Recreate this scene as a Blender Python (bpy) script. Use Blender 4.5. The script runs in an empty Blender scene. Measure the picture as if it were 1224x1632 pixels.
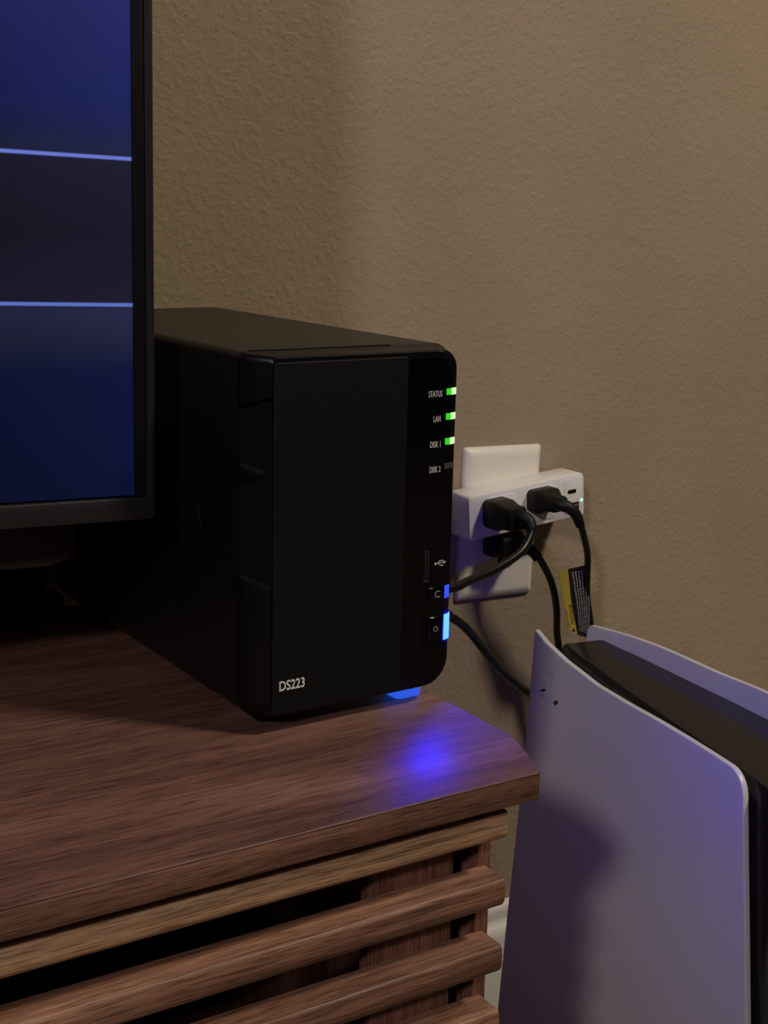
import bpy, bmesh, math, random
from mathutils import Vector, Matrix

random.seed(7)
SC = bpy.context.scene
COL = SC.collection
VZ = 0.298            # y of the back wall
FLOOR = -0.45         # z of the floor (the console top is z = 0)

# ------------------------------------------------------------------ camera
cam_d = bpy.data.cameras.new('camera')
cam = bpy.data.objects.new('camera', cam_d)
COL.objects.link(cam)
cam_d.sensor_fit = 'VERTICAL'
cam_d.sensor_height = 36.0
cam_d.lens = 36.0 * 2214.91 / 1632.0
cam_d.clip_start = 0.01
_r, _u, _f = (.84058, -.54118, .02346), (.09824, .19489, .97589), (.53271, .81801, -.21698)
M = Matrix(((_r[0], _u[0], -_f[0], -.25934), (_r[1], _u[1], -_f[1], -.49716), (_r[2], _u[2], -_f[2], .22563), (0, 0, 0, 1)))
cam.matrix_world = M
SC.camera = cam

# ------------------------------------------------------------------ world, lamps, exposure
world = bpy.data.worlds.new('world')
SC.world = world
world.use_nodes = True
world.node_tree.nodes['Background'].inputs[0].default_value = (.9, .92, 1.0, 1)
world.node_tree.nodes['Background'].inputs[1].default_value = .012

def lamp(name, loc, watts, color, radius):
    d = bpy.data.lights.new(name, 'POINT')
    d.energy = watts; d.color = color; d.shadow_soft_size = radius
    o = bpy.data.objects.new(name, d); COL.objects.link(o); o.location = loc
    return o
lamp('room_lamp', (-1.62, -1.50, 1.26), 72, (1.0, .89, .80), .095)      # lamp to the left, behind the viewer
lamp('ceiling_lamp', (1.12, -1.10, 1.84), 112, (1.0, .85, .65), .16)   # warm ceiling lamp to the right

SC.view_settings.view_transform = 'Standard'
SC.view_settings.look = 'None'
SC.view_settings.exposure = 0.0
SC.view_settings.gamma = 1.0
SC.view_settings.use_curve_mapping = False

# ------------------------------------------------------------------ helpers
def S(r, g, b):
    f = lambda c: (c / 255 / 12.92) if c / 255 <= .04045 else ((c / 255 + .055) / 1.055) ** 2.4
    return (f(r), f(g), f(b), 1)

def mat(name, color=(.5, .5, .5, 1), rough=.5, spec=.5, metal=0, emit=None, strength=0, bump=None, coat=0):
    m = bpy.data.materials.new(name); m.use_nodes = True
    n = m.node_tree.nodes; b = n['Principled BSDF']
    if len(color) == 3: color = (*color, 1)
    b.inputs['Base Color'].default_value = color
    b.inputs['Roughness'].default_value = rough
    b.inputs['Specular IOR Level'].default_value = spec
    b.inputs['Metallic'].default_value = metal
    b.inputs['Coat Weight'].default_value = coat
    if emit:
        b.inputs['Emission Color'].default_value = (*emit[:3], 1)
        b.inputs['Emission Strength'].default_value = strength
    if bump:
        scale, dist, detail = bump
        L = m.node_tree.links
        tc = n.new('ShaderNodeTexCoord'); no = n.new('ShaderNodeTexNoise'); bu = n.new('ShaderNodeBump')
        no.inputs['Scale'].default_value = scale; no.inputs['Detail'].default_value = detail
        bu.inputs['Distance'].default_value = dist; bu.inputs['Strength'].default_value = 1
        L.new(tc.outputs['Object'], no.inputs['Vector']); L.new(no.outputs['Fac'], bu.inputs['Height'])
        L.new(bu.outputs['Normal'], b.inputs['Normal'])
    return m

def ramp(nt, stops):
    r = nt.nodes.new('ShaderNodeValToRGB'); e = r.color_ramp.elements
    while len(e) < len(stops): e.new(.5)
    for i, (p, c) in enumerate(stops):
        e[i].position = p; e[i].color = c if len(c) == 4 else (*c, 1)
    return r

def math_node(nt, op, a, b=None, clamp=False):
    m = nt.nodes.new('ShaderNodeMath'); m.operation = op; m.use_clamp = clamp
    for i, v in enumerate((a, b)):
        if v is None: continue
        if isinstance(v, (int, float)): m.inputs[i].default_value = v
        else: nt.links.new(v, m.inputs[i])
    return m.outputs[0]

def wood(name, dark, mid, light, scale=1.0, rough=.42, axis='X', slant=0.0):
    m = bpy.data.materials.new(name); m.use_nodes = True
    nt = m.node_tree; n = nt.nodes; L = nt.links; b = n['Principled BSDF']
    tc = n.new('ShaderNodeTexCoord'); oi = n.new('ShaderNodeObjectInfo')
    off = n.new('ShaderNodeVectorMath'); off.operation = 'MULTIPLY_ADD'
    off.inputs[1].default_value = (3.1, 1.7, 2.3)
    L.new(oi.outputs['Random'], off.inputs[0]); L.new(tc.outputs['Object'], off.inputs[2])
    base = off.outputs[0]
    mp = n.new('ShaderNodeMapping'); L.new(base, mp.inputs['Vector'])
    mp.inputs['Rotation'].default_value = (0, 0, slant)
    mp.inputs['Scale'].default_value = {'X': (1.0, 9, 9), 'Z': (9, 9, 1.0)}[axis]
    # broad figure
    n1 = n.new('ShaderNodeTexNoise'); n1.inputs['Scale'].default_value = 3.2 * scale
    n1.inputs['Detail'].default_value = 4; n1.inputs['Distortion'].default_value = .9
    L.new(mp.outputs[0], n1.inputs['Vector'])
    # growth rings drawn out along the plank
    mp2 = n.new('ShaderNodeMapping'); L.new(base, mp2.inputs['Vector'])
    mp2.inputs['Rotation'].default_value = (0, 0, slant)
    mp2.inputs['Scale'].default_value = {'X': (2.6, 95, 95), 'Z': (95, 95, 2.6)}[axis]
    n2 = n.new('ShaderNodeTexNoise'); n2.inputs['Scale'].default_value = 2.6 * scale
    n2.inputs['Detail'].default_value = 6; n2.inputs['Roughness'].default_value = .65; n2.inputs['Distortion'].default_value = .5
    L.new(mp2.outputs[0], n2.inputs['Vector'])
    # fine pores
    mp3 = n.new('ShaderNodeMapping'); L.new(base, mp3.inputs['Vector'])
    mp3.inputs['Rotation'].default_value = (0, 0, slant)
    mp3.inputs['Scale'].default_value = {'X': (22, 620, 620), 'Z': (620, 620, 22)}[axis]
    n3 = n.new('ShaderNodeTexNoise'); n3.inputs['Scale'].default_value = 2.2 * scale; n3.inputs['Detail'].default_value = 3
    L.new(mp3.outputs[0], n3.inputs['Vector'])
    v = math_node(nt, 'MULTIPLY', n1.outputs['Fac'], .66)
    v = math_node(nt, 'ADD', v, math_node(nt, 'MULTIPLY', n2.outputs['Fac'], .46))
    v = math_node(nt, 'SUBTRACT', v, .06)
    cr = ramp(nt, [(.36, dark), (.5, mid), (.66, light)])
    L.new(v, cr.inputs[0])
    por = ramp(nt, [(.38, (.30, .28, .27, 1)), (.50, (1, 1, 1, 1))]); L.new(n3.outputs['Fac'], por.inputs[0])
    mx = n.new('ShaderNodeMix'); mx.data_type = 'RGBA'; mx.blend_type = 'MULTIPLY'; mx.inputs[0].default_value = .75
    L.new(cr.outputs[0], mx.inputs[6]); L.new(por.outputs[0], mx.inputs[7])
    L.new(mx.outputs[2], b.inputs['Base Color'])
    b.inputs['Roughness'].default_value = rough
    b.inputs['Specular IOR Level'].default_value = .4
    bu = n.new('ShaderNodeBump'); bu.inputs['Distance'].default_value = .00025; bu.inputs['Strength'].default_value = .6
    L.new(n3.outputs['Fac'], bu.inputs['Height']); L.new(bu.outputs[0], b.inputs['Normal'])
    return m

def empty(name, loc=(0, 0, 0), rot=None, label=None, cat=None, group=None):
    o = bpy.data.objects.new(name, None); COL.objects.link(o)
    o.empty_display_size = .02
    o.location = loc
    if rot is not None:
        if isinstance(rot, Matrix): o.rotation_euler = rot.to_euler()
        else: o.rotation_euler = rot
    if label: o['label'] = label
    if cat: o['category'] = cat
    if group: o['group'] = group
    return o

def shade(me, angle=35):
    for p in me.polygons: p.use_smooth = True
    try: me.set_sharp_from_angle(angle=math.radians(angle))
    except Exception: pass

def obj(name, bm, m, parent=None, angle=35, label=None, cat=None, kind=None, loc=None, rot=None):
    if isinstance(bm, bmesh.types.BMesh):
        bmesh.ops.recalc_face_normals(bm, faces=bm.faces)
        me = bpy.data.meshes.new(name); bm.to_mesh(me); bm.free()
    else: me = bm
    shade(me, angle)
    if m is not None and not me.materials: me.materials.append(m)
    o = bpy.data.objects.new(name, me); COL.objects.link(o)
    if parent is not None: o.parent = parent
    if loc is not None: o.location = loc
    if rot is not None: o.rotation_euler = rot
    if label: o['label'] = label
    if cat: o['category'] = cat
    if kind: o['kind'] = kind
    return o

def box(bm, x0, x1, y0, y1, z0, z1, bev=0, seg=2):
    vs = [bm.verts.new(p) for p in ((x0, y0, z0), (x1, y0, z0), (x1, y1, z0), (x0, y1, z0), (x0, y0, z1), (x1, y0, z1), (x1, y1, z1), (x0, y1, z1))]
    fs = [bm.faces.new([vs[i] for i in q]) for q in ((0, 3, 2, 1), (4, 5, 6, 7), (0, 1, 5, 4), (1, 2, 6, 5), (2, 3, 7, 6), (3, 0, 4, 7))]
    if bev:
        es = {e for f in fs for e in f.edges}
        bmesh.ops.bevel(bm, geom=list(es), offset=bev, segments=seg, profile=.5, affect='EDGES', clamp_overlap=True)
    return vs

def bx(*a, **k):
    bm = bmesh.new(); box(bm, *a, **k); return bm

def loft(rings, cap=True):
    bm = bmesh.new()
    R = [[bm.verts.new(p) for p in r] for r in rings]
    n = len(R[0])
    for a, b in zip(R, R[1:]):
        for i in range(n):
            bm.faces.new((a[i], a[(i + 1) % n], b[(i + 1) % n], b[i]))
    if cap:
        bm.faces.new(list(reversed(R[0]))); bm.faces.new(R[-1])
    return bm

def rrect(xl, xr, zb, zt, radii, n=7):
    """rounded rectangle in (x, z): radii = bottom-left, bottom-right, top-right, top-left"""
    pts = []
    cs = ((xl, zb, 180), (xr, zb, 270), (xr, zt, 0), (xl, zt, 90))
    for (cx, cz, a0), r in zip(cs, radii):
        ox = cx + r if a0 in (180, 90) else cx - r
        oz = cz + r if a0 in (180, 270) else cz - r
        for k in range(n + 1):
            a = math.radians(a0 + 90 * k / n)
            pts.append((ox + r * math.cos(a), oz + r * math.sin(a)))
    return pts

def catmull(pts, n=10):
    P = [Vector(p) for p in pts]; P = [P[0] * 2 - P[1]] + P + [P[-1] * 2 - P[-2]]
    out = []
    for i in range(1, len(P) - 2):
        for k in range(n):
            t = k / n
            out.append(.5 * ((2 * P[i]) + (P[i + 1] - P[i - 1]) * t + (2 * P[i - 1] - 5 * P[i] + 4 * P[i + 1] - P[i + 2]) * t * t + (3 * P[i] - P[i - 1] - 3 * P[i + 1] + P[i + 2]) * t ** 3))
    out.append(P[-2]); return out

def tube(pts, radius, seg=14, flat=1.0, n=10, up=(0, 0, 1)):
    """sweep of a round (flat=1) or flattened section along a smooth curve; radius may be a list per control point"""
    path = catmull(pts, n)
    if isinstance(radius, (list, tuple)):
        rr = []
        for i in range(len(radius) - 1):
            for k in range(n): rr.append(radius[i] + (radius[i + 1] - radius[i]) * k / n)
        rr.append(radius[-1])
    else: rr = [radius] * len(path)
    rings = []; side = None
    for i, p in enumerate(path):
        t = (path[min(i + 1, len(path) - 1)] - path[max(i - 1, 0)]).normalized()
        if side is None:
            side = t.cross(Vector(up))
            if side.length < 1e-4: side = t.cross(Vector((0, 1, 0)))
        side = (side - t * side.dot(t)).normalized()
        nn = side.cross(t)
        rings.append([p + (side * math.cos(a) * rr[i] + nn * math.sin(a) * rr[i] * flat) for a in [2 * math.pi * k / seg for k in range(seg)]])
    return loft(rings)

def lathe(profile, seg=40, axis='Z'):
    rings = []
    for r, h in profile:
        ring = []
        for k in range(seg):
            a = 2 * math.pi * k / seg
            c, s = r * math.cos(a), r * math.sin(a)
            ring.append((c, s, h) if axis == 'Z' else (c, h, s))
        rings.append(ring)
    return loft(rings)

def prism(poly, z0, z1, bev=0, seg=2, plane='XY'):
    f = {'XY': lambda p, h: (p[0], p[1], h), 'XZ': lambda p, h: (p[0], h, p[1]), 'YZ': lambda p, h: (h, p[0], p[1])}[plane]
    bm = loft([[f(p, z0) for p in poly], [f(p, z1) for p in poly]])
    if bev:
        bmesh.ops.recalc_face_normals(bm, faces=bm.faces)
        es = [e for e in bm.edges if len(e.link_faces) == 2 and e.calc_face_angle() > .5]
        bmesh.ops.bevel(bm, geom=es, offset=bev, segments=seg, profile=.5, affect='EDGES', clamp_overlap=True)
    return bm

def text_mesh(s, size, extrude=.00008, align='CENTER', sx=1.0, offset=0):
    cu = bpy.data.curves.new('t', 'FONT'); cu.body = s; cu.size = size; cu.extrude = extrude
    cu.align_x = align; cu.align_y = 'CENTER'; cu.resolution_u = 4; cu.offset = offset
    o = bpy.data.objects.new('t', cu); COL.objects.link(o)
    dg = bpy.context.evaluated_depsgraph_get()
    me = bpy.data.meshes.new_from_object(o.evaluated_get(dg))
    bpy.data.objects.remove(o); bpy.data.curves.remove(cu)
    me.materials.clear()
    for v in me.vertices: v.co.x *= sx
    return me

def boolean(o, cutters):
    """subtract the cutter meshes and keep the result as plain mesh data"""
    mats = list(o.data.materials); tmp = []
    for c in cutters:
        me = bpy.data.meshes.new('c'); bmesh.ops.recalc_face_normals(c, faces=c.faces); c.to_mesh(me); c.free()
        co = bpy.data.objects.new('c', me); COL.objects.link(co); co.parent = o
        tmp.append(co)
        md = o.modifiers.new('b', 'BOOLEAN'); md.operation = 'DIFFERENCE'; md.object = co; md.solver = 'EXACT'
    bpy.context.view_layer.update()
    dg = bpy.context.evaluated_depsgraph_get()
    me = bpy.data.meshes.new_from_object(o.evaluated_get(dg))
    o.modifiers.clear(); old = o.data; me.name = old.name; o.data = me
    me.materials.clear()
    for m in mats: me.materials.append(m)
    for co in tmp:
        d = co.data; bpy.data.objects.remove(co); bpy.data.meshes.remove(d)
    shade(me, 30)

# ------------------------------------------------------------------ materials
def wall_material():
    m = bpy.data.materials.new('tan_textured_paint'); m.use_nodes = True
    nt = m.node_tree; n = nt.nodes; L = nt.links; b = n['Principled BSDF']
    tc = n.new('ShaderNodeTexCoord')
    n1 = n.new('ShaderNodeTexNoise'); n1.inputs['Scale'].default_value = 270; n1.inputs['Detail'].default_value = 1.5; n1.inputs['Distortion'].default_value = 0
    n2 = n.new('ShaderNodeTexNoise'); n2.inputs['Scale'].default_value = 120; n2.inputs['Detail'].default_value = 2
    n4 = n.new('ShaderNodeTexVoronoi'); n4.inputs['Scale'].default_value = 42
    for k in (n1, n2, n4): L.new(tc.outputs['Object'], k.inputs['Vector'])
    r1 = ramp(nt, [(.45, (0, 0, 0, 1)), (.72, (1, 1, 1, 1))]); L.new(n1.outputs['Fac'], r1.inputs[0])
    # rare bigger splatter bumps
    r2 = ramp(nt, [(.05, (1, 1, 1, 1)), (.14, (0, 0, 0, 1))]); L.new(n4.outputs['Distance'], r2.inputs[0])
    h = math_node(nt, 'ADD', math_node(nt, 'MULTIPLY', r1.outputs[0], .55), math_node(nt, 'MULTIPLY', n2.outputs['Fac'], .9))
    h = math_node(nt, 'ADD', h, math_node(nt, 'MULTIPLY', r2.outputs[0], .25))
    bu = n.new('ShaderNodeBump'); bu.inputs['Distance'].default_value = .00050; bu.inputs['Strength'].default_value = .8
    L.new(h, bu.inputs['Height']); L.new(bu.outputs[0], b.inputs['Normal'])
    n3 = n.new('ShaderNodeTexNoise'); n3.inputs['Scale'].default_value = 9; n3.inputs['Detail'].default_value = 4
    L.new(tc.outputs['Object'], n3.inputs['Vector'])
    cr = ramp(nt, [(.35, (.325, .259, .182, 1)), (.65, (.352, .281, .200, 1))]); L.new(n3.outputs['Fac'], cr.inputs[0])
    L.new(cr.outputs[0], b.inputs['Base Color'])
    b.inputs['Roughness'].default_value = .62; b.inputs['Specular IOR Level'].default_value = .3
    return m

MW = wall_material()
M_trim = mat('white_trim_paint', (.78, .77, .72), .4)
M_floor = mat('brown_carpet', (.16, .12, .09), .95, .1, bump=(900, .003, 3))
M_wood = wood('walnut_top', S(88, 60, 55), S(116, 82, 75), S(140, 104, 95), 1.0, .42, slant=.03)
M_slat = wood('walnut_slat', S(84, 54, 44), S(134, 96, 80), S(170, 128, 106), 1.3, .45)
M_edge_shade = wood('walnut_edge_shade', S(70, 45, 38), S(104, 72, 60), S(130, 94, 79), 1.3, .5)  # darker walnut, shade of the front face put into its colour
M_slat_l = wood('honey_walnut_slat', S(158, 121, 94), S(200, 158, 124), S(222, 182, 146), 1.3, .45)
M_stile = wood('walnut_stile', S(70, 42, 38), S(112, 74, 64), S(142, 98, 84), 1.3, .5, axis='Z')
M_blk_metal = mat('black_powder_metal', (.0034, .0034, .0040), .40, .5, bump=(2600, .00012, 1))
M_blk_side = mat('black_satin_plastic', (.0022, .0022, .0034), .36, .22)
M_blk_matte = mat('black_matte_panel', (.0052, .0053, .0074), .55, .18, bump=(3200, .00008, 1))
M_blk_gloss = mat('black_gloss_plastic', (.0012, .0012, .0020), .09, .4)
M_rubber = mat('black_rubber', (.0050, .0050, .0060), .36, .4)
M_plug = mat('black_plug_plastic', (.0050, .0050, .0056), .5, .3, bump=(1500, .0001, 2))
M_ink = mat('white_silkscreen', (.62, .62, .64), .6)
M_ink_dim = mat('grey_silkscreen', (.30, .30, .33), .6)
M_green = mat('green_led_front', (.02, .2, .02), .3, emit=(.02, .62, .01), strength=1.0)
M_green_b = mat('green_led_edge', (.3, .8, .2), .3, emit=(.45, 1.0, .32), strength=1.5)
M_led_off = mat('unlit_led', (.055, .06, .055), .3)
M_blue = mat('blue_led_bar', (.1, .2, .8), .3, emit=(.00024, .00105, 1.0), strength=600)
M_blue_soft = mat('blue_led_soft', (.02, .05, .5), .3, emit=(.03, .075, 1.0), strength=.95)
M_foot_glow = mat('painted_blue_glow_foot', (.05, .1, .6), .5, emit=(.03, .13, 1.0), strength=.75)  # emission stands in for LED light falling on the rubber
M_metal = mat('usb_metal', (.45, .45, .48), .25, metal=1)
M_plate = mat('ivory_outlet_plastic', (.78, .75, .68), .32)
M_adapt = mat('white_adapter_plastic', (.80, .80, .80), .35)
M_hole = mat('dark_slot', (.003, .003, .003), .6, .2)
M_cyan = mat('cyan_led', (.2, .6, .9), .3, emit=(.25, .75, 1.0), strength=2.2)
M_yellow = mat('yellow_tag', (.46, .36, .05), .5)
M_tag = mat('black_tag', (.012, .012, .014), .45)
M_shell = mat('white_matte_shell', (.58, .575, .60), .33, .5)
M_core = mat('black_gloss_core', (.011, .010, .009), .17, .4)
M_core_m = mat('black_satin_core', (.0030, .0030, .0034), .34, .35)
M_bezel = mat('black_brushed_bezel', (.015, .015, .017), .34, .5, bump=(700, .00008, 2))
M_bezel_s = mat('black_monitor_plastic', (.0036, .0036, .0052), .45, .25)

# ------------------------------------------------------------------ room
obj('wall_back', bx(-2.2, 2.4, VZ, VZ + .10, FLOOR, 2.0), MW, kind='structure')
obj('floor', bx(-2.2, 2.4, -2.8, VZ + .10, FLOOR - .05, FLOOR), M_floor, kind='structure')
# baseboard with a rounded cap, a cove and a flat face
prof = [(VZ - .0005, -.3135), (VZ - .004, -.3140), (VZ - .0065, -.3165), (VZ - .0072, -.3205), (VZ - .0066, -.3250), (VZ - .0070, -.3275),
        (VZ - .0100, -.3300), (VZ - .0128, -.3335), (VZ - .0138, -.3380), (VZ - .0140, -.3560), (VZ - .0160, -.3575), (VZ - .0165, -.3600), (VZ - .0165, FLOOR), (VZ - .0005, FLOOR)]
obj('baseboard_back', prism(prof, -2.2, 2.4, plane='YZ'), M_trim, kind='structure', angle=50)

# ------------------------------------------------------------------ media console
con = empty('media_console', (0, 0, FLOOR), label='walnut media console with rounded horizontal slats under its top', cat='cabinet')
def cpart(name, bm, m, parent=con, **k):
    return obj(name, bm, m, parent, **k)
Zc = -FLOOR      # console-local height of the top surface
XL = -1.05
top_poly = [(XL, -.0876), (.0862, -.0876), (.0874, -.0868), (.0948, -.0690), (.1010, -.0505), (.1018, -.0440), (.1005, .2780), (XL, .2780)]
cpart('top_board', prism(top_poly, Zc - .0115, Zc, bev=.0010, seg=3), M_wood)
cpart('shaded_front_edge', bx(XL, .0862, -.0881, -.0870, Zc - .0116, Zc - .0012, bev=.0002), M_edge_shade)  # thin strip added to make the front face read darker than the top
cpart('side_panel', bx(.0730, .0800, -.0660, .2760, .0, Zc - .0115, bev=.0006), M_stile)
cpart('side_panel', bx(XL + .01, XL + .017, -.0660, .2760, .0, Zc - .0115, bev=.0006), M_stile)
cpart('back_panel', bx(XL + .017, .0730, .268, .276, .02, Zc - .0115), M_stile)
cpart('bottom_board', bx(XL + .017, .0730, -.060, .268, .010, .024), M_stile)
cpart('inner_shelf', bx(XL + .017, .0730, -.020, .268, .20, .212), M_stile)
slat_prof = [(-.0655, 0), (-.0790, 0), (-.0797, -.0004), (-.0803, -.0020), (-.0808, -.0048), (-.0808, -.0076), (-.0802, -.0104), (-.0790, -.0122), (-.0770, -.0134), (-.0740, -.0138), (-.0655, -.0138)]
XM = -.5     # the two sliding doors meet here
for (xa, xb, first) in ((XM + .002, .0768, True), (XL, XM - .002, False)):
    door = empty('slatted_door', (0, 0, 0)); door.parent = con
    for (sa, sb) in ((xb - .0560, xb - .0160), (xa + .016, xa + .056)):
        cpart('stile', bx(sa, sb, -.0655, -.0560, .02, Zc - .016, bev=.0005), M_stile, door)
    mesh = None
    for i in range(13):
        zt = Zc - .0178 - .0305 * i
        if mesh is None:
            s = cpart('slat', prism(slat_prof, xa, xb, plane='YZ'), None, door, angle=40)
            mesh = s.data; mesh.materials.append(M_slat)
        else:
            s = bpy.data.objects.new('slat', mesh); COL.objects.link(s); s.parent = door
        s.location = (0, 0, zt)
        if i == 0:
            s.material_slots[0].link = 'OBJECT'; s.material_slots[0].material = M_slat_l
        else:
            s.material_slots[0].link = 'OBJECT'; s.material_slots[0].material = M_slat

# ------------------------------------------------------------------ monitor
A = Vector((.99881, -.04149, -.02561)).normalized()
Dn = Vector((-.02758, -.04756, -.99849)); Dn = (Dn - A * Dn.dot(A)).normalized()
N = A.cross(Dn)          # points to the back of the monitor
RM = Matrix((A, N, -Dn)).transposed()    # local x right, y back, z up
mon = empty('monitor', (-.02308, .05, .09062), RM, 'black flat monitor showing dark blue bands, left of the storage box', 'monitor')
MWID, MHGT, BZ = .71, .43, .0078
def screen_material():
    m = bpy.data.materials.new('blue_screen'); m.use_nodes = True
    nt = m.node_tree; n = nt.nodes; L = nt.links; b = n['Principled BSDF']
    tc = n.new('ShaderNodeTexCoord'); sp = n.new('ShaderNodeSeparateXYZ'); L.new(tc.outputs['Object'], sp.inputs[0])
    x, z = sp.outputs[0], sp.outputs[2]
    zn = math_node(nt, 'DIVIDE', z, .325)
    P = lambda v: v / .325
    rz = ramp(nt, [(P(.0100), S(6, 14, 46)), (P(.035), S(7, 16, 52)), (P(.062), S(9, 18, 54)), (P(.076), S(30, 32, 58)), (P(.0885), S(37, 39, 70)),
                   (P(.0915), S(27, 26, 44)), (P(.120), S(21, 21, 36)), (P(.1485), S(27, 27, 44)), (P(.1512), S(31, 34, 62)), (P(.162), S(27, 32, 76)), (P(.175), S(27, 33, 88)), (P(.213), S(37, 40, 98)), (P(.30), S(37, 40, 98))])
    L.new(zn, rz.inputs[0])
    # brighter toward the right-hand side of the picture
    no = n.new('ShaderNodeTexNoise'); no.inputs['Scale'].default_value = 14; no.inputs['Detail'].default_value = 1
    L.new(tc.outputs['Object'], no.inputs['Vector'])
    gx = n.new('ShaderNodeMapRange'); gx.inputs[1].default_value = -.09; gx.inputs[2].default_value = -.008; gx.inputs[3].default_value = .55; gx.inputs[4].default_value = 1.05
    L.new(x, gx.inputs[0])
    f = math_node(nt, 'MULTIPLY', gx.outputs[0], math_node(nt, 'ADD', math_node(nt, 'MULTIPLY', no.outputs['Fac'], .3), .85))
    sc = n.new('ShaderNodeVectorMath'); sc.operation = 'SCALE'
    L.new(rz.outputs[0], sc.inputs[0]); L.new(f, sc.inputs['Scale'])
    col = sc.outputs[0]
    for zc, th in ((.15035, .0010), (.09063, .0010)):
        d = math_node(nt, 'ABSOLUTE', math_node(nt, 'SUBTRACT', z, zc))
        mr = n.new('ShaderNodeMapRange'); mr.inputs[1].default_value = th; mr.inputs[2].default_value = th * .45; mr.inputs[3].default_value = 0; mr.inputs[4].default_value = 1
        L.new(d, mr.inputs[0])
        mx = n.new('ShaderNodeMix'); mx.data_type = 'RGBA'
        L.new(mr.outputs[0], mx.inputs[0]); L.new(col, mx.inputs[6]); mx.inputs[7].default_value = S(104, 118, 205) if zc > .1 else S(92, 110, 190)
        col = mx.outputs[2]
    L.new(col, b.inputs['Emission Color']); b.inputs['Emission Strength'].default_value = 1
    b.inputs['Base Color'].default_value = (.004, .004, .006, 1); b.inputs['Roughness'].default_value = .16
    return m
obj('screen', bx(-MWID + BZ, -BZ, .0004, .003, .0098, MHGT - BZ), screen_material(), mon)
fr = bmesh.new()
box(fr, -.0078, 0, -.0012, .012, 0, MHGT, bev=.0006)
obj('right_bezel', fr, M_bezel_s, mon)
obj('frame_edge', bx(-.0026, .0010, -.0019, .013, 0, MHGT, bev=.0005), mat('dark_frame_edge', (.014, .013, .020), .4, .4), mon)
obj('left_bezel', bx(-MWID, -MWID + BZ, -.0012, .012, 0, MHGT, bev=.0006), M_bezel_s, mon)
obj('top_bezel', bx(-MWID + BZ, -BZ, -.0012, .012, MHGT - BZ, MHGT, bev=.0006), M_bezel_s, mon)
obj('bottom_bezel', bx(-MWID, 0, -.0026, .012, -.0008, .0090, bev=.0009), M_bezel, mon, label='brushed dark grey lower bezel')
# back shell with a stepped, tapered housing
rings = []
for y, ix, z0, z1 in ((.003, .0015, .0015, MHGT - .0015), (.018, .003, .003, MHGT - .003), (.034, .05, .02, MHGT - .04), (.055, .09, .025, MHGT - .09)):
    rings.append([(px, y, pz) for px, pz in rrect(-MWID + ix, -ix, z0, z1, (.006,) * 4, 4)])
obj('back_shell', loft(rings), M_bezel_s, mon)
# hinge block under the screen, level neck and foot, unseen, widened in black to darken the gap
obj('hinge_block', prism([(-.0230, -.0050), (-.0230, -.0220), (-.0360, -.0255), (-.20, -.0255), (-.20, -.0050), (-.20, .02), (-.0230, .02)], .033, .060, bev=.0015, plane='XZ'), mat('dark_brown_plastic', (.030, .023, .021), .5, .3), mon)
lev = RM.inverted()
def level_part(name, bm, m):          # modelled in world axes around the monitor origin, then turned into the monitor's axes
    for v in bm.verts: v.co = lev @ (v.co - Vector((-.02308, .05, .09062)))
    return obj(name, bm, m, mon)
level_part('neck', bx(-.40, -.012, .215, .255, .012, .18, bev=.006, seg=3), M_bezel_s)
level_part('foot_plate', bx(-.46, -.006, .206, .275, .0, .014, bev=.004, seg=3), M_bezel_s)
level_part('arm', bx(-.36, -.20, .085, .22, .13, .175, bev=.004, seg=3), M_bezel_s)

# ------------------------------------------------------------------ network storage box
W, D, H, ZB = .108, .2322, .165, .0062
nas = empty('network_storage_box', (0, 0, 0), (0, 0, .0122), 'black two-bay network storage box with green and blue lights, standing on the console', 'storage box')
R0 = (.009, .0145, .0100, .0030)
def ring(y, il=0, ir=0, it=0, ib=0, k=1.0):
    r = [max(.0006, a * k) for a in R0]
    return [(px, y, pz) for px, pz in rrect(il, W - ir, ZB + ib, H - it, r, 8)]
# sheet-metal housing (sides, top, bottom) behind the front bezel
obj('housing', loft([ring(.0135), ring(.0140), ring(D - .002), ring(D, .0012, .0012, .0012, .0012)]), M_blk_metal, nas, angle=25)
# front bezel: side, 45-degree left cheek with two scooped pockets, front frame, right cheek
bezel = obj('front_bezel', loft([ring(.0132, 0, .0016), ring(.0105, 0, .0022, .0002), ring(.0090, .0005, .0028, .0006, .0003), ring(.0040, .0050, .0046, .0010, .0012, .95), ring(.0010, .0080, .0054, .0013, .0022, .9), ring(.0, .0089, .0086, .0022, .0030, .85)]), M_blk_side, nas, angle=18)
def scoop(zb0, zt0):
    # pocket whose floor falls and whose roof rises toward the front edge
    b = bmesh.new()
    Q = []
    for (px, py, dz) in ((-.004, .0115, .0), (.0076, -.0006, .006)):
        Q.append((px, py, zb0 - dz)); Q.append((px, py, zt0 + dz))
    off = Vector((.0060, .0066, 0))
    lo = [Vector(Q[0]), Vector(Q[2]), Vector(Q[3]), Vector(Q[1])]
    out = Vector((-.004, -.004, 0))
    v0 = [b.verts.new(v + out) for v in lo]; v1 = [b.verts.new(v + off * .55) for v in lo]
    for i in range(4): b.faces.new((v0[i], v0[(i + 1) % 4], v1[(i + 1) % 4], v1[i]))
    b.faces.new(v0); b.faces.new(list(reversed(v1)))
    return b
boolean(bezel, [scoop(.1190, .1415), scoop(.0705, .1100)])
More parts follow.
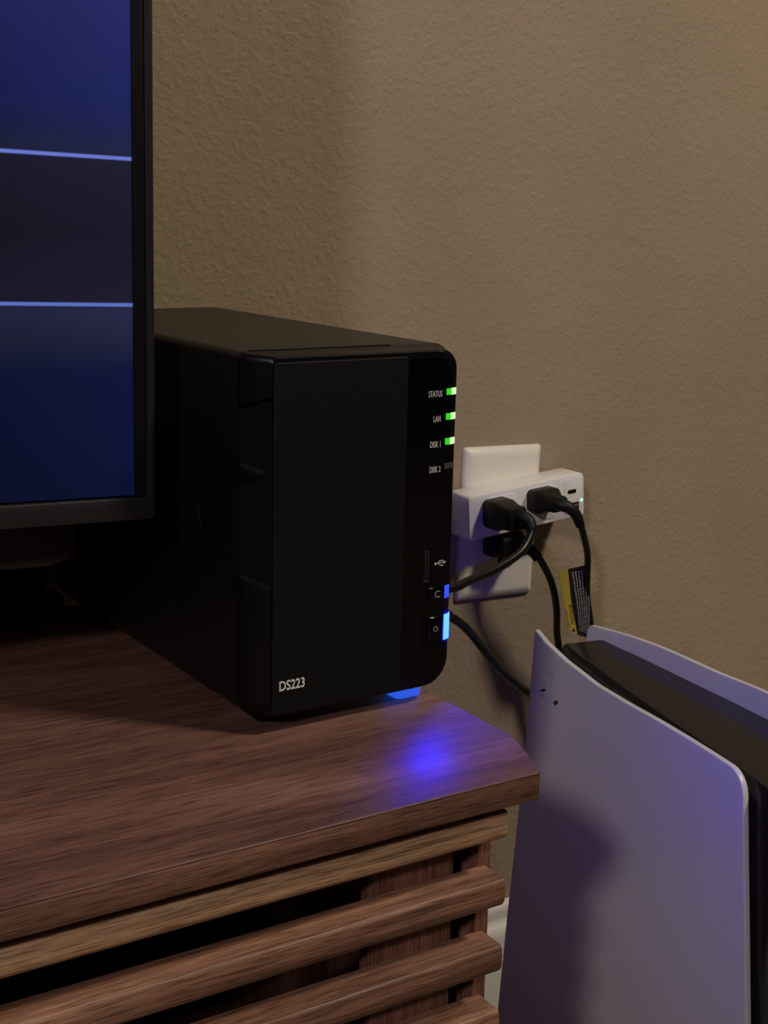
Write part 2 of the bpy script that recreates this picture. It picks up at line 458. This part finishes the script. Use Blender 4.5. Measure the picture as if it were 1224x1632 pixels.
# lid seam: thin shadow gap between the metal lid and the bezel, and the matte door
front = obj('front_panel', loft([[(px, y, pz) for px, pz in rrect(.0093, .0755, ZB + .0035, H - .0038, (.0035, .0012, .0012, .0012), 5)] for y in (.0006, -.0007)] +
            [[(px, -.0009, pz) for px, pz in rrect(.0096, .0752, ZB + .0038, H - .0041, (.0035, .0012, .0012, .0012), 5)]]), M_blk_matte, nas, angle=12)
front['label'] = 'matte black front panel'
strip = obj('control_strip', loft([[(px, y, pz) for px, pz in rrect(.0757, .0988, ZB + .0042, H - .0048, (.0008, .0115, .0085, .0008), 6)] for y in (.0005, -.0006)]), M_blk_gloss, nas, angle=12)
strip['label'] = 'glossy black control strip'
obj('lid_edge', bx(.005, .074, .0118, .0140, H - .0001, H + .0005, bev=.0002), M_blk_metal, nas)

def ink(name, s, x, z, size, m=M_ink, y=-.00072, sx=1.0, parent=nas, align='CENTER', offset=0, ext=.00008):
    me = text_mesh(s, size, ext, align, sx, offset)
    return obj(name, me, m, parent, loc=(x, y, z), rot=(math.pi / 2, 0, 0))
ink('status_lettering', 'STATUS', .0902, .1441, .0039, sx=.55)
ink('lan_lettering', 'LAN', .0915, .1329, .0039, sx=.55)
ink('disk_lettering', 'DISK 1', .0911, .1215, .0039, sx=.55)
ink('disk_lettering', 'DISK 2', .0912, .1102, .0039, sx=.55)
ink('model_lettering', 'DS223', .0188, .0223, .0062, y=-.00105, sx=.78, offset=.00008, m=mat('model_ink', (.75, .75, .75), .5))

def cheek(x, e=.0):            # point of the right cheek surface at front-plane x
    return (x, (x - .0990) * 1.0)
def light(z, h, mf, me_, x0=.0963):
    fr_ = [(x0, -.0009), (.0989, -.0009), (.0989, .0006), (x0, .0006)]
    o = obj('indicator_light', prism(fr_, z - h / 2, z + h / 2, bev=.00015), mf, nas)
    sd = [(.0989, -.0009), (.1022, .0003), (.1032, .0018), (.1028, .0030), (.0986, .0006)]
    obj('light_edge', prism(sd, z - h / 2, z + h / 2, bev=.00015), me_, o)
    return o
for z in (.1449, .1338, .1226): light(z, .0029, M_green, M_green_b)
light(.1114, .0027, M_led_off, M_led_off)

# usb port
usb = obj('usb_port', bx(.0862, .0892, -.0009, .0004, .0595, .0735, bev=.0002), M_hole, nas)
obj('usb_tongue', bx(.0873, .0876, -.0012, .0, .0610, .0733), M_metal, usb)
obj('usb_shell', bx(.0887, .0890, -.0012, .0, .0605, .0735), M_metal, usb)
obj('usb_lip', bx(.0863, .0893, -.0012, .0, .0590, .0598, bev=.0001), M_metal, usb)
# usb trident symbol
ub = bmesh.new()
def rod(b, p, q, w):
    p, q = Vector((p[0], 0, p[1])), Vector((q[0], 0, q[1])); t = (q - p).normalized(); s = Vector((-t.z, 0, t.x)) * w / 2
    vs = [b.verts.new(v + Vector((0, y, 0))) for y in (0, .0001) for v in (p - s, q - s, q + s, p + s)]
    for qd in ((0, 1, 2, 3), (7, 6, 5, 4), (0, 4, 5, 1), (1, 5, 6, 2), (2, 6, 7, 3), (3, 7, 4, 0)): b.faces.new([vs[i] for i in qd])
def dot(b, c, r, n=10):
    vs = [[b.verts.new((c[0] + r * math.cos(2 * math.pi * k / n), y, c[1] + r * math.sin(2 * math.pi * k / n))) for k in range(n)] for y in (0, .0001)]
    b.faces.new(vs[0]); b.faces.new(list(reversed(vs[1])))
    for k in range(n): b.faces.new((vs[0][k], vs[0][(k + 1) % n], vs[1][(k + 1) % n], vs[1][k]))
dot(ub, (.0001, 0), .00062); rod(ub, (0, 0), (.0050, .0003), .0003); rod(ub, (.0010, 0), (.0024, .0012), .0003); rod(ub, (.0024, .0012), (.0036, .0012), .0003)
dot(ub, (.0037, .0012), .0004, 8); rod(ub, (.0016, .0001), (.0030, -.0011), .0003); rod(ub, (.0030, -.0011), (.0040, -.0011), .0003); dot(ub, (.0041, -.0011), .00042, 4)
rod(ub, (.0048, .0009), (.0057, .0003), .0003); rod(ub, (.0057, .0003), (.0048, -.0003), .0003); rod(ub, (.0048, -.0003), (.0048, .0009), .0003)
obj('usb_symbol', ub, M_ink, nas, loc=(.0931, -.00075, .0667))
# copy button and power button, each with its light bar on the right cheek
cb = obj('copy_button', bx(.0893, .0984, -.0013, .0, .0488, .0556, bev=.0005), M_blk_gloss, nas)
me = text_mesh('C', .0046, .00006); obj('copy_lettering', me, M_ink_dim, cb, loc=(.0943, -.00142, .0523), rot=(math.pi / 2, 0, 0))
obj('light_bar', prism([(.0984, -.0006), (.1000, -.0004), (.1021, .0004), (.1032, .0020), (.1026, .0032), (.0984, .0008)], .0496, .0556, bev=.0002), M_blue_soft, cb)
pb = obj('power_button', bx(.0897, .0984, -.0018, .0, .0296, .0420, bev=.0012, seg=3), M_blk_gloss, nas)
obj('button_surround', prism([(px, pz) for px, pz in rrect(.0868, .0988, .0262, .0452, (.0025, .0025, .0025, .0025), 4)], -.0008, .0, plane='XZ'), M_blk_side, nas)
obj('light_bar', prism([(.0985, -.0005), (.1004, -.0004), (.1026, .0005), (.1042, .0022), (.1050, .0082), (.1030, .0088), (.0985, .0020)], .0296, .0418, bev=.0004), M_blue, pb)
rg = bmesh.new()
for k in range(14):
    a0, a1 = math.radians(115 + k * 310 / 14), math.radians(115 + (k + 1) * 310 / 14)
    rod(rg, (.0011 * math.cos(a0), .0011 * math.sin(a0)), (.0011 * math.cos(a1), .0011 * math.sin(a1)), .00032)
rod(rg, (0, .0004), (0, .0014), .00032)
obj('power_symbol', rg, M_ink_dim, pb, loc=(.0936, -.00193, .0362))
# feet: the front right one has the LED's blue light put in as emission
def foot(x, y, m, lab=None):
    o = obj('foot', loft([[(px, py, z) for px, py in rrect(x - w, x + w, y - w * .8, y + w * .8, (w * .4,) * 4, 4)] for w, z in ((.0068, .0), (.0074, .0012), (.0074, ZB + .0004))]), m, nas)
    if lab: o['label'] = lab
foot(.0200, .022, M_rubber); foot(.0200, .205, M_rubber); foot(.0880, .205, M_rubber)
foot(.0890, .0165, M_foot_glow, 'rubber foot with a painted blue glow')
# vent lettering pressed into the left side
me = text_mesh('Synology', .034, .0002, 'RIGHT')
obj('side_vent_lettering', me, mat('vent_slot', (.0050, .0050, .0060), .3, .5), nas, loc=(-.00005, .040, .0880), rot=(math.pi / 2, 0, -math.pi / 2))
# rear fan grille and sockets (not facing the viewer, but part of the box)
fg = obj('rear_fan_grille', lathe([(.040, 0), (.040, .0012), (.036, .0012), (.036, .0)], 36, 'Y'), M_blk_side, nas, loc=(.054, D, .098))
obj('power_socket', bx(.012, .026, D - .001, D + .0015, .020, .034, bev=.0008), M_hole, nas)

# ------------------------------------------------------------------ wall plate
plate = empty('outlet_plate', (.3585, VZ, -.0027), (0, math.radians(1.8), 0), 'ivory wall outlet plate partly hidden behind the white adapter', 'outlet')
pw, ph = .0352, .0571
obj('plate_cover', loft([[(px, y, pz) for px, pz in rrect(-pw + i, pw - i, -ph + i, ph - i, (.0022,) * 4, 4)] for y, i in ((0, 0), (-.0016, 0), (-.0034, .0014), (-.0052, .0050), (-.0056, .0066))]), M_plate, plate, angle=50)
for zc in (.0195, -.0195):
    rc = obj('receptacle', prism([(px, pz) for px, pz in rrect(-.0168, .0168, zc - .0142, zc + .0142, (.0095,) * 4, 6)], -.0068, -.004, bev=.0006, plane='XZ'), M_plate, plate)
    for (x, h) in ((-.0064, .0085), (.0064, .0070)):
        obj('slot', bx(x - .0009, x + .0009, -.0071, -.006, zc + .002 - h / 2 + .002, zc + .002 + h / 2 + .002), M_hole, rc)
    obj('slot', lathe([(.0024, -.0071), (.0024, -.006)], 16, 'Y'), M_hole, rc, loc=(0, 0, zc - .0080))
obj('screw', lathe([(.003, -.0056), (.003, -.0064), (.0022, -.0068)], 16, 'Y'), M_plate, plate)

# ------------------------------------------------------------------ outlet adapter (tilted a little on the plate)
AD = empty('outlet_adapter', (.3640, .2925, .0140), (0, math.radians(-4.6), 0), 'white multi-outlet adapter block plugged crookedly into the wall plate', 'adapter')
aw, ah, adp = .0530, .0163, .0235        # half width, half height, depth
rings = [[(px, y, pz) for px, pz in rrect(-aw + i, aw - i, -ah + i, ah - i, (.003,) * 4, 5)] for y, i in ((.0012, .0006), (0, 0), (-adp + .0016, 0), (-adp + .0004, .0006), (-adp, .0018))]
obj('adapter_body', loft(rings), M_adapt, AD, angle=40)
for xc in (-.0245, .0120):
    fc = obj('outlet_face', prism([(px, pz) for px, pz in rrect(xc - .0150, xc + .0150, -.0128, .0128, (.006,) * 4, 5)], -adp - .0005, -adp + .001, bev=.0003, plane='XZ'), M_adapt, AD)
    for (x, h) in ((-.0060, .0085), (.0060, .0070)):
        obj('slot', bx(xc + x - .0009, xc + x + .0009, -adp - .0007, -adp, .001, .001 + h), M_hole, fc)
obj('usb_panel', prism([(px, pz) for px, pz in rrect(.0335, .0515, -.0125, .0140, (.002,) * 4, 4)], -adp - .0004, -adp + .001, bev=.0002, plane='XZ'), M_adapt, AD)
obj('usb_c_port', prism([(px, pz) for px, pz in rrect(.0365, .0445, .0028, .0056, (.0013,) * 4, 4)], -adp - .0007, -adp, plane='XZ'), M_hole, AD)
up = obj('usb_a_port', prism([(px, pz) for px, pz in rrect(.0355, .0470, -.0105, -.0045, (.0004,) * 4, 2)], -adp - .0007, -adp, plane='XZ'), M_hole, AD)
obj('port_tongue', bx(.0365, .0460, -adp - .0010, -adp - .0006, -.0072, -.0058), mat('blue_grey_tongue', (.10, .14, .30), .4), up)
obj('indicator_light', lathe([(.0011, -adp - .0006), (.0011, -adp)], 14, 'Y'), M_cyan, AD, loc=(.0497, 0, -.0038))

# ------------------------------------------------------------------ power cords
def plug_block(cx, cz, w, h, y0, y1, taper, roll=-4.6, drop=0, name_rings=4):
    """a moulded plug: full block at the outlet (y0), narrowing to its nose (y1)"""
    rings = []
    ca, sa = math.cos(math.radians(roll)), math.sin(math.radians(-roll))
    for t, k in ((0, .92), (.06, 1.0), (.45, 1.0), (.72, .92 * taper + .08), (.95, taper), (1, taper * .9)):
        y = y0 + (y1 - y0) * t
        pts = rrect(-w / 2 * k, w / 2 * k, -h / 2 * k, h / 2 * k, (.003 * k + .0008,) * 4, 4)
        rings.append([(cx + px * ca - pz * sa, y, cz + drop * t + px * sa + pz * ca) for px, pz in pts])
    return loft(rings)

ca_ = empty('power_cord', (.3320, .2700, .0135), label='thick black cord from the left plug of the adapter, sweeping left behind the storage box', cat='cord')
def rel(o, pts): return [Vector(p) - o.location for p in pts]
def at(o, bm):
    for v in bm.verts: v.co -= o.location
    return bm
obj('plug', at(ca_, plug_block(.3325, .0133, .0200, .0205, .2700, .2400, .80)), M_plug, ca_, angle=40)
obj('strain_relief', tube(rel(ca_, [(.3335, .2480, .0140), (.3345, .2400, .0150), (.3368, .2345, .0128), (.3366, .2310, .0080)]), [.0062, .0056, .0046, .0040], 14), M_plug, ca_)
obj('cable', tube(rel(ca_, [(.3356, .2400, .0160), (.3373, .2325, .0118), (.3345, .2290, .0042), (.3226, .2245, -.0055), (.2969, .2185, -.0128), (.2718, .2125, -.0158), (.2499, .2065, -.0168), (.205, .206, -.0130), (.155, .232, .002), (.105, .262, .013), (.060, .274, .019), (.030, .268, .0245), (.0165, .252, .0270), (.0162, .2365, .0270)]), .0031, 12, .8), M_rubber, ca_)

cbx = empty('power_cord', (.3730, .2700, .0185), label='black cord with a yellow and black notice tag, from the right plug of the adapter', cat='cord')
obj('plug', at(cbx, plug_block(.3732, .0190, .0228, .0168, .2700, .2440, .62)), M_plug, cbx, angle=40)
obj('strain_relief', tube(rel(cbx, [(.3690, .2500, .0210), (.3700, .2410, .0205), (.3752, .2360, .0178), (.3800, .2345, .0125), (.3838, .2340, .0050)]), [.0054, .0048, .0042, .0039, .0034], 14), M_plug, cbx)
obj('cable', tube(rel(cbx, [(.3700, .2420, .0208), (.3745, .2365, .0182), (.3816, .2342, .0100), (.3887, .2352, -.0040), (.3962, .2385, -.0200), (.4010, .2430, -.0400), (.4065, .2475, -.0560), (.4170, .2535, -.0815), (.432, .262, -.13), (.462, .268, -.22), (.500, .262, -.33), (.520, .250, -.440)]), .0034, 12, .72), M_rubber, cbx)
# notice tag: a thin folded label standing off the cable
def sheet(corners, thick, nseg=6, bow=.0):
    tl, tr, br, bl = [Vector(c) for c in corners]
    nrm = (tr - tl).cross(bl - tl).normalized()
    b = bmesh.new(); G = []
    for side in (0, 1):
        g = []
        for i in range(nseg + 1):
            t = i / nseg
            l, r = tl.lerp(bl, t), tr.lerp(br, t)
            o = nrm * (bow * math.sin(math.pi * t) + (side - .5) * thick)
            g.append((b.verts.new(l + o), b.verts.new(r + o)))
        G.append(g)
    for i in range(nseg):
        for s in (0, 1):
            q = (G[s][i][0], G[s][i][1], G[s][i + 1][1], G[s][i + 1][0]); b.faces.new(q if s else tuple(reversed(q)))
        b.faces.new((G[0][i][0], G[0][i + 1][0], G[1][i + 1][0], G[1][i][0])); b.faces.new((G[0][i][1], G[1][i][1], G[1][i + 1][1], G[0][i + 1][1]))
    b.faces.new((G[0][0][0], G[1][0][0], G[1][0][1], G[0][0][1])); b.faces.new((G[0][-1][0], G[0][-1][1], G[1][-1][1], G[1][-1][0]))
    return b
T = lambda *c: [Vector(p) - cbx.location for p in c]
tag = obj('notice_tag', sheet(T((.3828, .2440, -.0293), (.4030, .2430, -.0280), (.4118, .2480, -.0872), (.3994, .2480, -.0827)), .0004, 8, .001), M_tag, cbx, label='black tag printed with small white lines')
obj('tag_strip', sheet(T((.3742, .2442, -.0293), (.3828, .2440, -.0293), (.3984, .2480, -.0812), (.3916, .2482, -.0786)), .0004, 8, .001), M_yellow, tag)
# white print lines (upright rows of tiny text) and the NOTICE lettering
tl, tr, br, bl = [Vector(p) for p in ((.3828, .2440, -.0293), (.4030, .2430, -.0280), (.4118, .2480, -.0872), (.3994, .2480, -.0827))]
nrm = (tr - tl).cross(bl - tl).normalized()
if nrm.y > 0: nrm = -nrm
pr = bmesh.new()
def tagpt(a, t, h): return tl.lerp(tr, a).lerp(bl.lerp(br, a), t) + nrm * (h + .001 * math.sin(math.pi * t)) - cbx.location
for col in range(6):
    a = .16 + col * .135; t = .05
    while t < .92:
        ln = random.uniform(.010, .028)
        w_ = .030
        q = [tagpt(a - w_, t, .0010), tagpt(a + w_, t, .0010), tagpt(a + w_, t + ln, .0010), tagpt(a - w_, t + ln, .0010)]
        q2 = [v - nrm * .0002 for v in q]
        f0 = [pr.verts.new(v) for v in q]; f1 = [pr.verts.new(v) for v in q2]
        pr.faces.new(f0); pr.faces.new(list(reversed(f1)))
        for k in range(4): pr.faces.new((f0[k], f1[k], f1[(k + 1) % 4], f0[(k + 1) % 4]))
        t += ln + random.uniform(.008, .016)
pt = obj('tag_print', pr, M_ink_dim, tag); pt['kind'] = 'stuff'
ye = [Vector(p) for p in ((.3742, .2442, -.0293), (.3828, .2440, -.0293), (.3984, .2480, -.0812), (.3916, .2482, -.0786))]
def yept(a, t, h): return ye[0].lerp(ye[1], a).lerp(ye[3].lerp(ye[2], a), t) + nrm * (h + .001 * math.sin(math.pi * t)) - cbx.location
nm = text_mesh('NOTICE', .0050, .00005)
for v in nm.vertices:          # lettering runs up the strip
    v.co = yept(.5 - (v.co.y) / .0085, .70 - v.co.x / .055, .0010 + v.co.z)
obj('notice_lettering', nm, M_hole, tag)
tb = bmesh.new(); vs = [tb.verts.new(yept(a, t, h)) for h in (.0010, .0011) for a, t in ((.28, .98), (.72, .98), (.5, .91))]
tb.faces.new(vs[:3]); tb.faces.new(vs[3:][::-1])
for k in range(3): tb.faces.new((vs[k], vs[3 + k], vs[3 + (k + 1) % 3], vs[(k + 1) % 3]))
obj('warning_triangle', tb, M_hole, tag)

cc = empty('power_cord', (.3560, .2900, -.0190), label='black cord plugged into the wall plate beneath the white adapter', cat='cord')
obj('plug', at(cc, plug_block(.3550, -.0150, .0300, .0190, .2908, .2700, .78, roll=1.8, drop=-.001)), M_plug, cc, angle=40)
obj('strain_relief', tube(rel(cc, [(.3540, .2760, -.0140), (.3580, .2680, -.0148), (.3630, .2620, -.0170), (.3668, .2585, -.0225)]), [.0055, .0050, .0043, .0038], 14), M_plug, cc)
obj('cable', tube(rel(cc, [(.3580, .2670, -.0150), (.3630, .2610, -.0172), (.3690, .2575, -.0250), (.3791, .2565, -.0425), (.3880, .2600, -.0642), (.3960, .2660, -.0916), (.412, .268, -.14), (.440, .262, -.22), (.470, .250, -.33), (.480, .240, -.440)]), .0037, 12, .72), M_rubber, cc)

cd = empty('cable', (.2503, .2020, -.0353), label='thin dark cable hanging from behind the storage box to the game console', cat='cable')
obj('cable_run', tube(rel(cd, [(-.075, .2870, .022), (.010, .2872, .016), (.085, .2875, .006), (.125, .282, -.012), (.160, .250, -.026), (.200, .214, -.0275), (.2387, .2010, -.0300), (.2503, .2020, -.0353), (.2663, .2060, -.0468), (.2888, .2140, -.0687), (.3137, .2240, -.0916), (.3469, .2360, -.1155), (.372, .240, -.128), (.388, .222, -.132)]), .0030, 12), M_rubber, cd)
obj('cable_plug', tube(rel(cd, [(-.094, .2868, .0235), (-.082, .2869, .0226), (-.070, .2870, .0215)]), [.0045, .0045, .0034], 12), M_plug, cd)

# ------------------------------------------------------------------ game console standing on the floor
gx = Vector((-.1842, -.9829, 0)).normalized(); gy = Vector((.9829, -.1842, 0)).normalized()   # local x: front to back, local y: to its far side
GO = Vector((.3329, .2177, FLOOR))
gc = empty('game_console', GO, Matrix((gx, gy, Vector((0, 0, 1)))).transposed(), 'upright white and black game console standing right of the walnut console', 'game console')
ZT = -FLOOR     # add to world z to get local z
def interp(x, X, Y):
    if x <= X[0]: return Y[0]
    for i in range(len(X) - 1):
        if x <= X[i + 1]:
            t = (x - X[i]) / (X[i + 1] - X[i]); return Y[i] + (Y[i + 1] - Y[i]) * t
    return Y[-1]
def smooth_interp(x, X, Y, h=.012):
    return sum(interp(x + h * k / 3, X, Y) for k in range(-3, 4)) / 7
def shell(uf, ur, zt, wf, zbot, rc_front, rc_rear, thick, side, nu=44, nv=40):
    """curved side panel: outline from front edge uf(z), rear edge ur(z), top edge zt(u); offset wf(u, z); side=+1 thickens toward +y"""
    ss = [0, .01, .02, .035, .05] + [.05 + .88 * (k / nu) for k in range(1, nu)] + [.93, .945, .96, .972, .982, .990, .996, 1]
    vs_ = [(k / nv) ** 1.2 for k in range(nv + 1)]
    bm = bmesh.new(); V = []
    for sidek in (0, 1):
        grid = []
        for s in ss:
            row = []
            u_top = uf(-.06) + (ur(-.10) - uf(-.06)) * s
            z_t = zt(u_top)
            u0, u1 = uf(z_t), ur(z_t)
            df, dr = (u_top - uf(-.06)), (ur(-.10) - u_top)
            if rc_rear and dr < rc_rear: z_t -= rc_rear - math.sqrt(max(0, rc_rear ** 2 - (rc_rear - dr) ** 2))
            if rc_front and df < rc_front: z_t -= rc_front - math.sqrt(max(0, rc_front ** 2 - (rc_front - df) ** 2))
            for v in vs_:
                z = z_t + (zbot - z_t) * v
                u = uf(z) + (ur(z) - uf(z)) * s
                w = wf(u, z)
                row.append(bm.verts.new((u, -w + (side * thick if sidek else 0), z + ZT)))
            grid.append(row)
        V.append(grid)
    ns, nn = len(ss), len(vs_)
    for k in (0, 1):
        for i in range(ns - 1):
            for j in range(nn - 1):
                q = (V[k][i][j], V[k][i + 1][j], V[k][i + 1][j + 1], V[k][i][j + 1])
                bm.faces.new(q if k else q[::-1])
    def rim(a, b):
        for i in range(len(a) - 1): bm.faces.new((a[i], a[i + 1], b[i + 1], b[i]))
    rim([V[0][i][0] for i in range(ns)], [V[1][i][0] for i in range(ns)]); rim([V[1][i][-1] for i in range(ns)], [V[0][i][-1] for i in range(ns)])
    rim(V[1][0], V[0][0]); rim(V[0][-1], V[1][-1])
    bmesh.ops.recalc_face_normals(bm, faces=bm.faces)
    es = [e for e in bm.edges if len(e.link_faces) == 2 and e.calc_face_angle() > 1.0]
    bmesh.ops.bevel(bm, geom=es, offset=thick * .22, segments=3, profile=.5, affect='EDGES', clamp_overlap=True)
    return bm
lu = [0, .0121, .0339, .0723, .1096, .1446, .1773, .202, .2168, .26]
lz = [-.060, -.0665, -.0725, -.077, -.0769, -.0757, -.0753, -.0754, -.0757, -.0757]
L_zt = lambda u: interp(u, lu, lz) if u < .02 else smooth_interp(u, lu, lz, .006)
L_uf = lambda z: smooth_interp(-z, [.06, .153, .28, .377, .43], [0, -.004, -.014, -.0205, -.021], .01) if z < -.075 else interp(-z, [.06, .153], [0, -.004])
L_ur = lambda z: smooth_interp(-z, [.06, .09, .213, .33, .43], [.2265, .2295, .2480, .2620, .2600], .006)
L_wf = lambda u, z: -.008 * (1 - math.exp(-max(u, -.02) / .03)) if u > 0 else -u * .25
pl = obj('side_panel', shell(L_uf, L_ur, L_zt, L_wf, -.425, 0, .013, .0040, +1), M_shell, gc, angle=50, label='white curved side panel facing the cabinet, with an embossed logo')
# embossed symbol pressed into the panel near its front top corner
def slab(poly, w0, w1):
    return loft([[(u, w0, z + ZT) for u, z in poly], [(u, w1, z + ZT) for u, z in poly]])
sw = lambda u: -L_wf(u, 0)
e0 = -.004
def dish(poly, depth):
    um = sum(p[0] for p in poly) / len(poly)
    return slab(poly, sw(um) - .004, sw(um) + depth)
stem = [(.0148, -.0865), (.0172, -.0855), (.0200, -.0866), (.0218, -.0885), (.0226, -.0915), (.0220, -.0945), (.0200, -.0958), (.0196, -.1105), (.0148, -.1120)]
lobe_l = [(.0068, -.1020), (.0100, -.1002), (.0140, -.0990), (.0140, -.1008), (.0112, -.1022), (.0100, -.1036), (.0112, -.1046), (.0140, -.1040), (.0140, -.1062), (.0102, -.1070), (.0072, -.1058), (.0060, -.1040)]
lobe_r = [(.0204, -.0985), (.0244, -.0992), (.0280, -.1014), (.0290, -.1040), (.0272, -.1062), (.0236, -.1084), (.0204, -.1096), (.0204, -.1072), (.0240, -.1052), (.0250, -.1036), (.0236, -.1020), (.0204, -.1016)]
boolean(pl, [dish(stem, .0034), dish(lobe_l, .0026), dish(lobe_r, .0026)])
sh_hole = mat('logo_hole', (.01, .01, .01), .5)
sym = bmesh.new()
for poly in ([(.0072, -.1018), (.0104, -.1000), (.0140, -.0988), (.0140, -.1010), (.0110, -.1026), (.0082, -.1042)], [(.0212, -.1074), (.0248, -.1048), (.0286, -.1024), (.0291, -.1044), (.0270, -.1066), (.0232, -.1088)]):
    um = sum(p[0] for p in poly) / len(poly)
    q = [[sym.verts.new((u, sw(um) + h, z + ZT)) for u, z in poly] for h in (.0014, .0030)]
    sym.faces.new(q[0]); sym.faces.new(q[1][::-1])
    for k in range(len(poly)): sym.faces.new((q[0][k], q[0][(k + 1) % len(poly)], q[1][(k + 1) % len(poly)], q[1][k]))
obj('logo_recess', sym, sh_hole, pl)
# far panel
ru = [.0, .0224, .038, .065, .0926, .1188, .1577, .25]
rz_ = [-.0590, -.0582, -.0576, -.058, -.0594, -.0612, -.0611, -.064]
R_zt = lambda u: smooth_interp(u, ru, rz_, .008)
R_uf = lambda z: .0030 + L_uf(z)
R_ur = lambda z: L_ur(z) + .004
wr = lambda u: smooth_interp(u, [-.02, 0, .05, .14, .26], [-.036, -.038, -.055, -.075, -.085], .02)
obj('side_panel', shell(R_uf, R_ur, R_zt, lambda u, z: wr(u), -.425, .005, .013, .0034, +1), M_shell, gc, angle=50, label='white curved side panel facing the right')
# black core between the panels
us = [.0165, .0172, .0190, .030, .045, .07, .10, .13, .16, .19, .215, .235, .248, .256, .261, .263]
cz = [.020, .0668, .0660, .0676, .0688, .0712, .0735, .0755, .0768, .0780, .0792, .0808, .0835, .0880, .0960, .20]
rings = []
for u, z in zip(us, cz):
    zt_ = -z if u > .017 else -.0675
    if u > .2625: zt_ = -.110
    yl, yr = .0122 + min(.003, u * .02), -wr(u) - .0006
    zb_ = -.43 if .017 < u < .2625 else -.41
    rings.append([(u, yl, zb_ + ZT), (u, yl, zt_ - .0040 + ZT), (u, yl + .0004, zt_ - .0032 + ZT), (u, yl + .0016, zt_ - .0007 + ZT), (u, yl + .0020, zt_ - .0002 + ZT), (u, yl + .0028, zt_ + ZT), (u, yr - .004, zt_ + ZT), (u, yr, zt_ - .0004 + ZT), (u, yr, zb_ + ZT)])
obj('core_body', loft(rings), M_core, gc, angle=28, label='glossy black core between the white panels')
# rear ventilation fins
for k in range(7):
    z = -.112 - .042 * k
    obj('vent_fin', prism([(.2600, z + ZT), (.2655, z - .0022 + ZT), (.2665, z - .006 + ZT), (.2660, z - .0330 + ZT), (.2600, z - .0360 + ZT)], .0185, .0790, bev=.0010, plane='XZ'), M_core_m, gc, angle=40)
# round stand
obj('stand_base', lathe([(.030, 0), (.078, 0), (.080, .004), (.079, .012), (.070, .017), (.030, .018)], 48), M_core_m, gc, loc=(.125, .046, 0))
obj('stand_neck', lathe([(.045, .015), (.040, .020), (.040, .026)], 40), M_core_m, gc, loc=(.125, .046, 0))
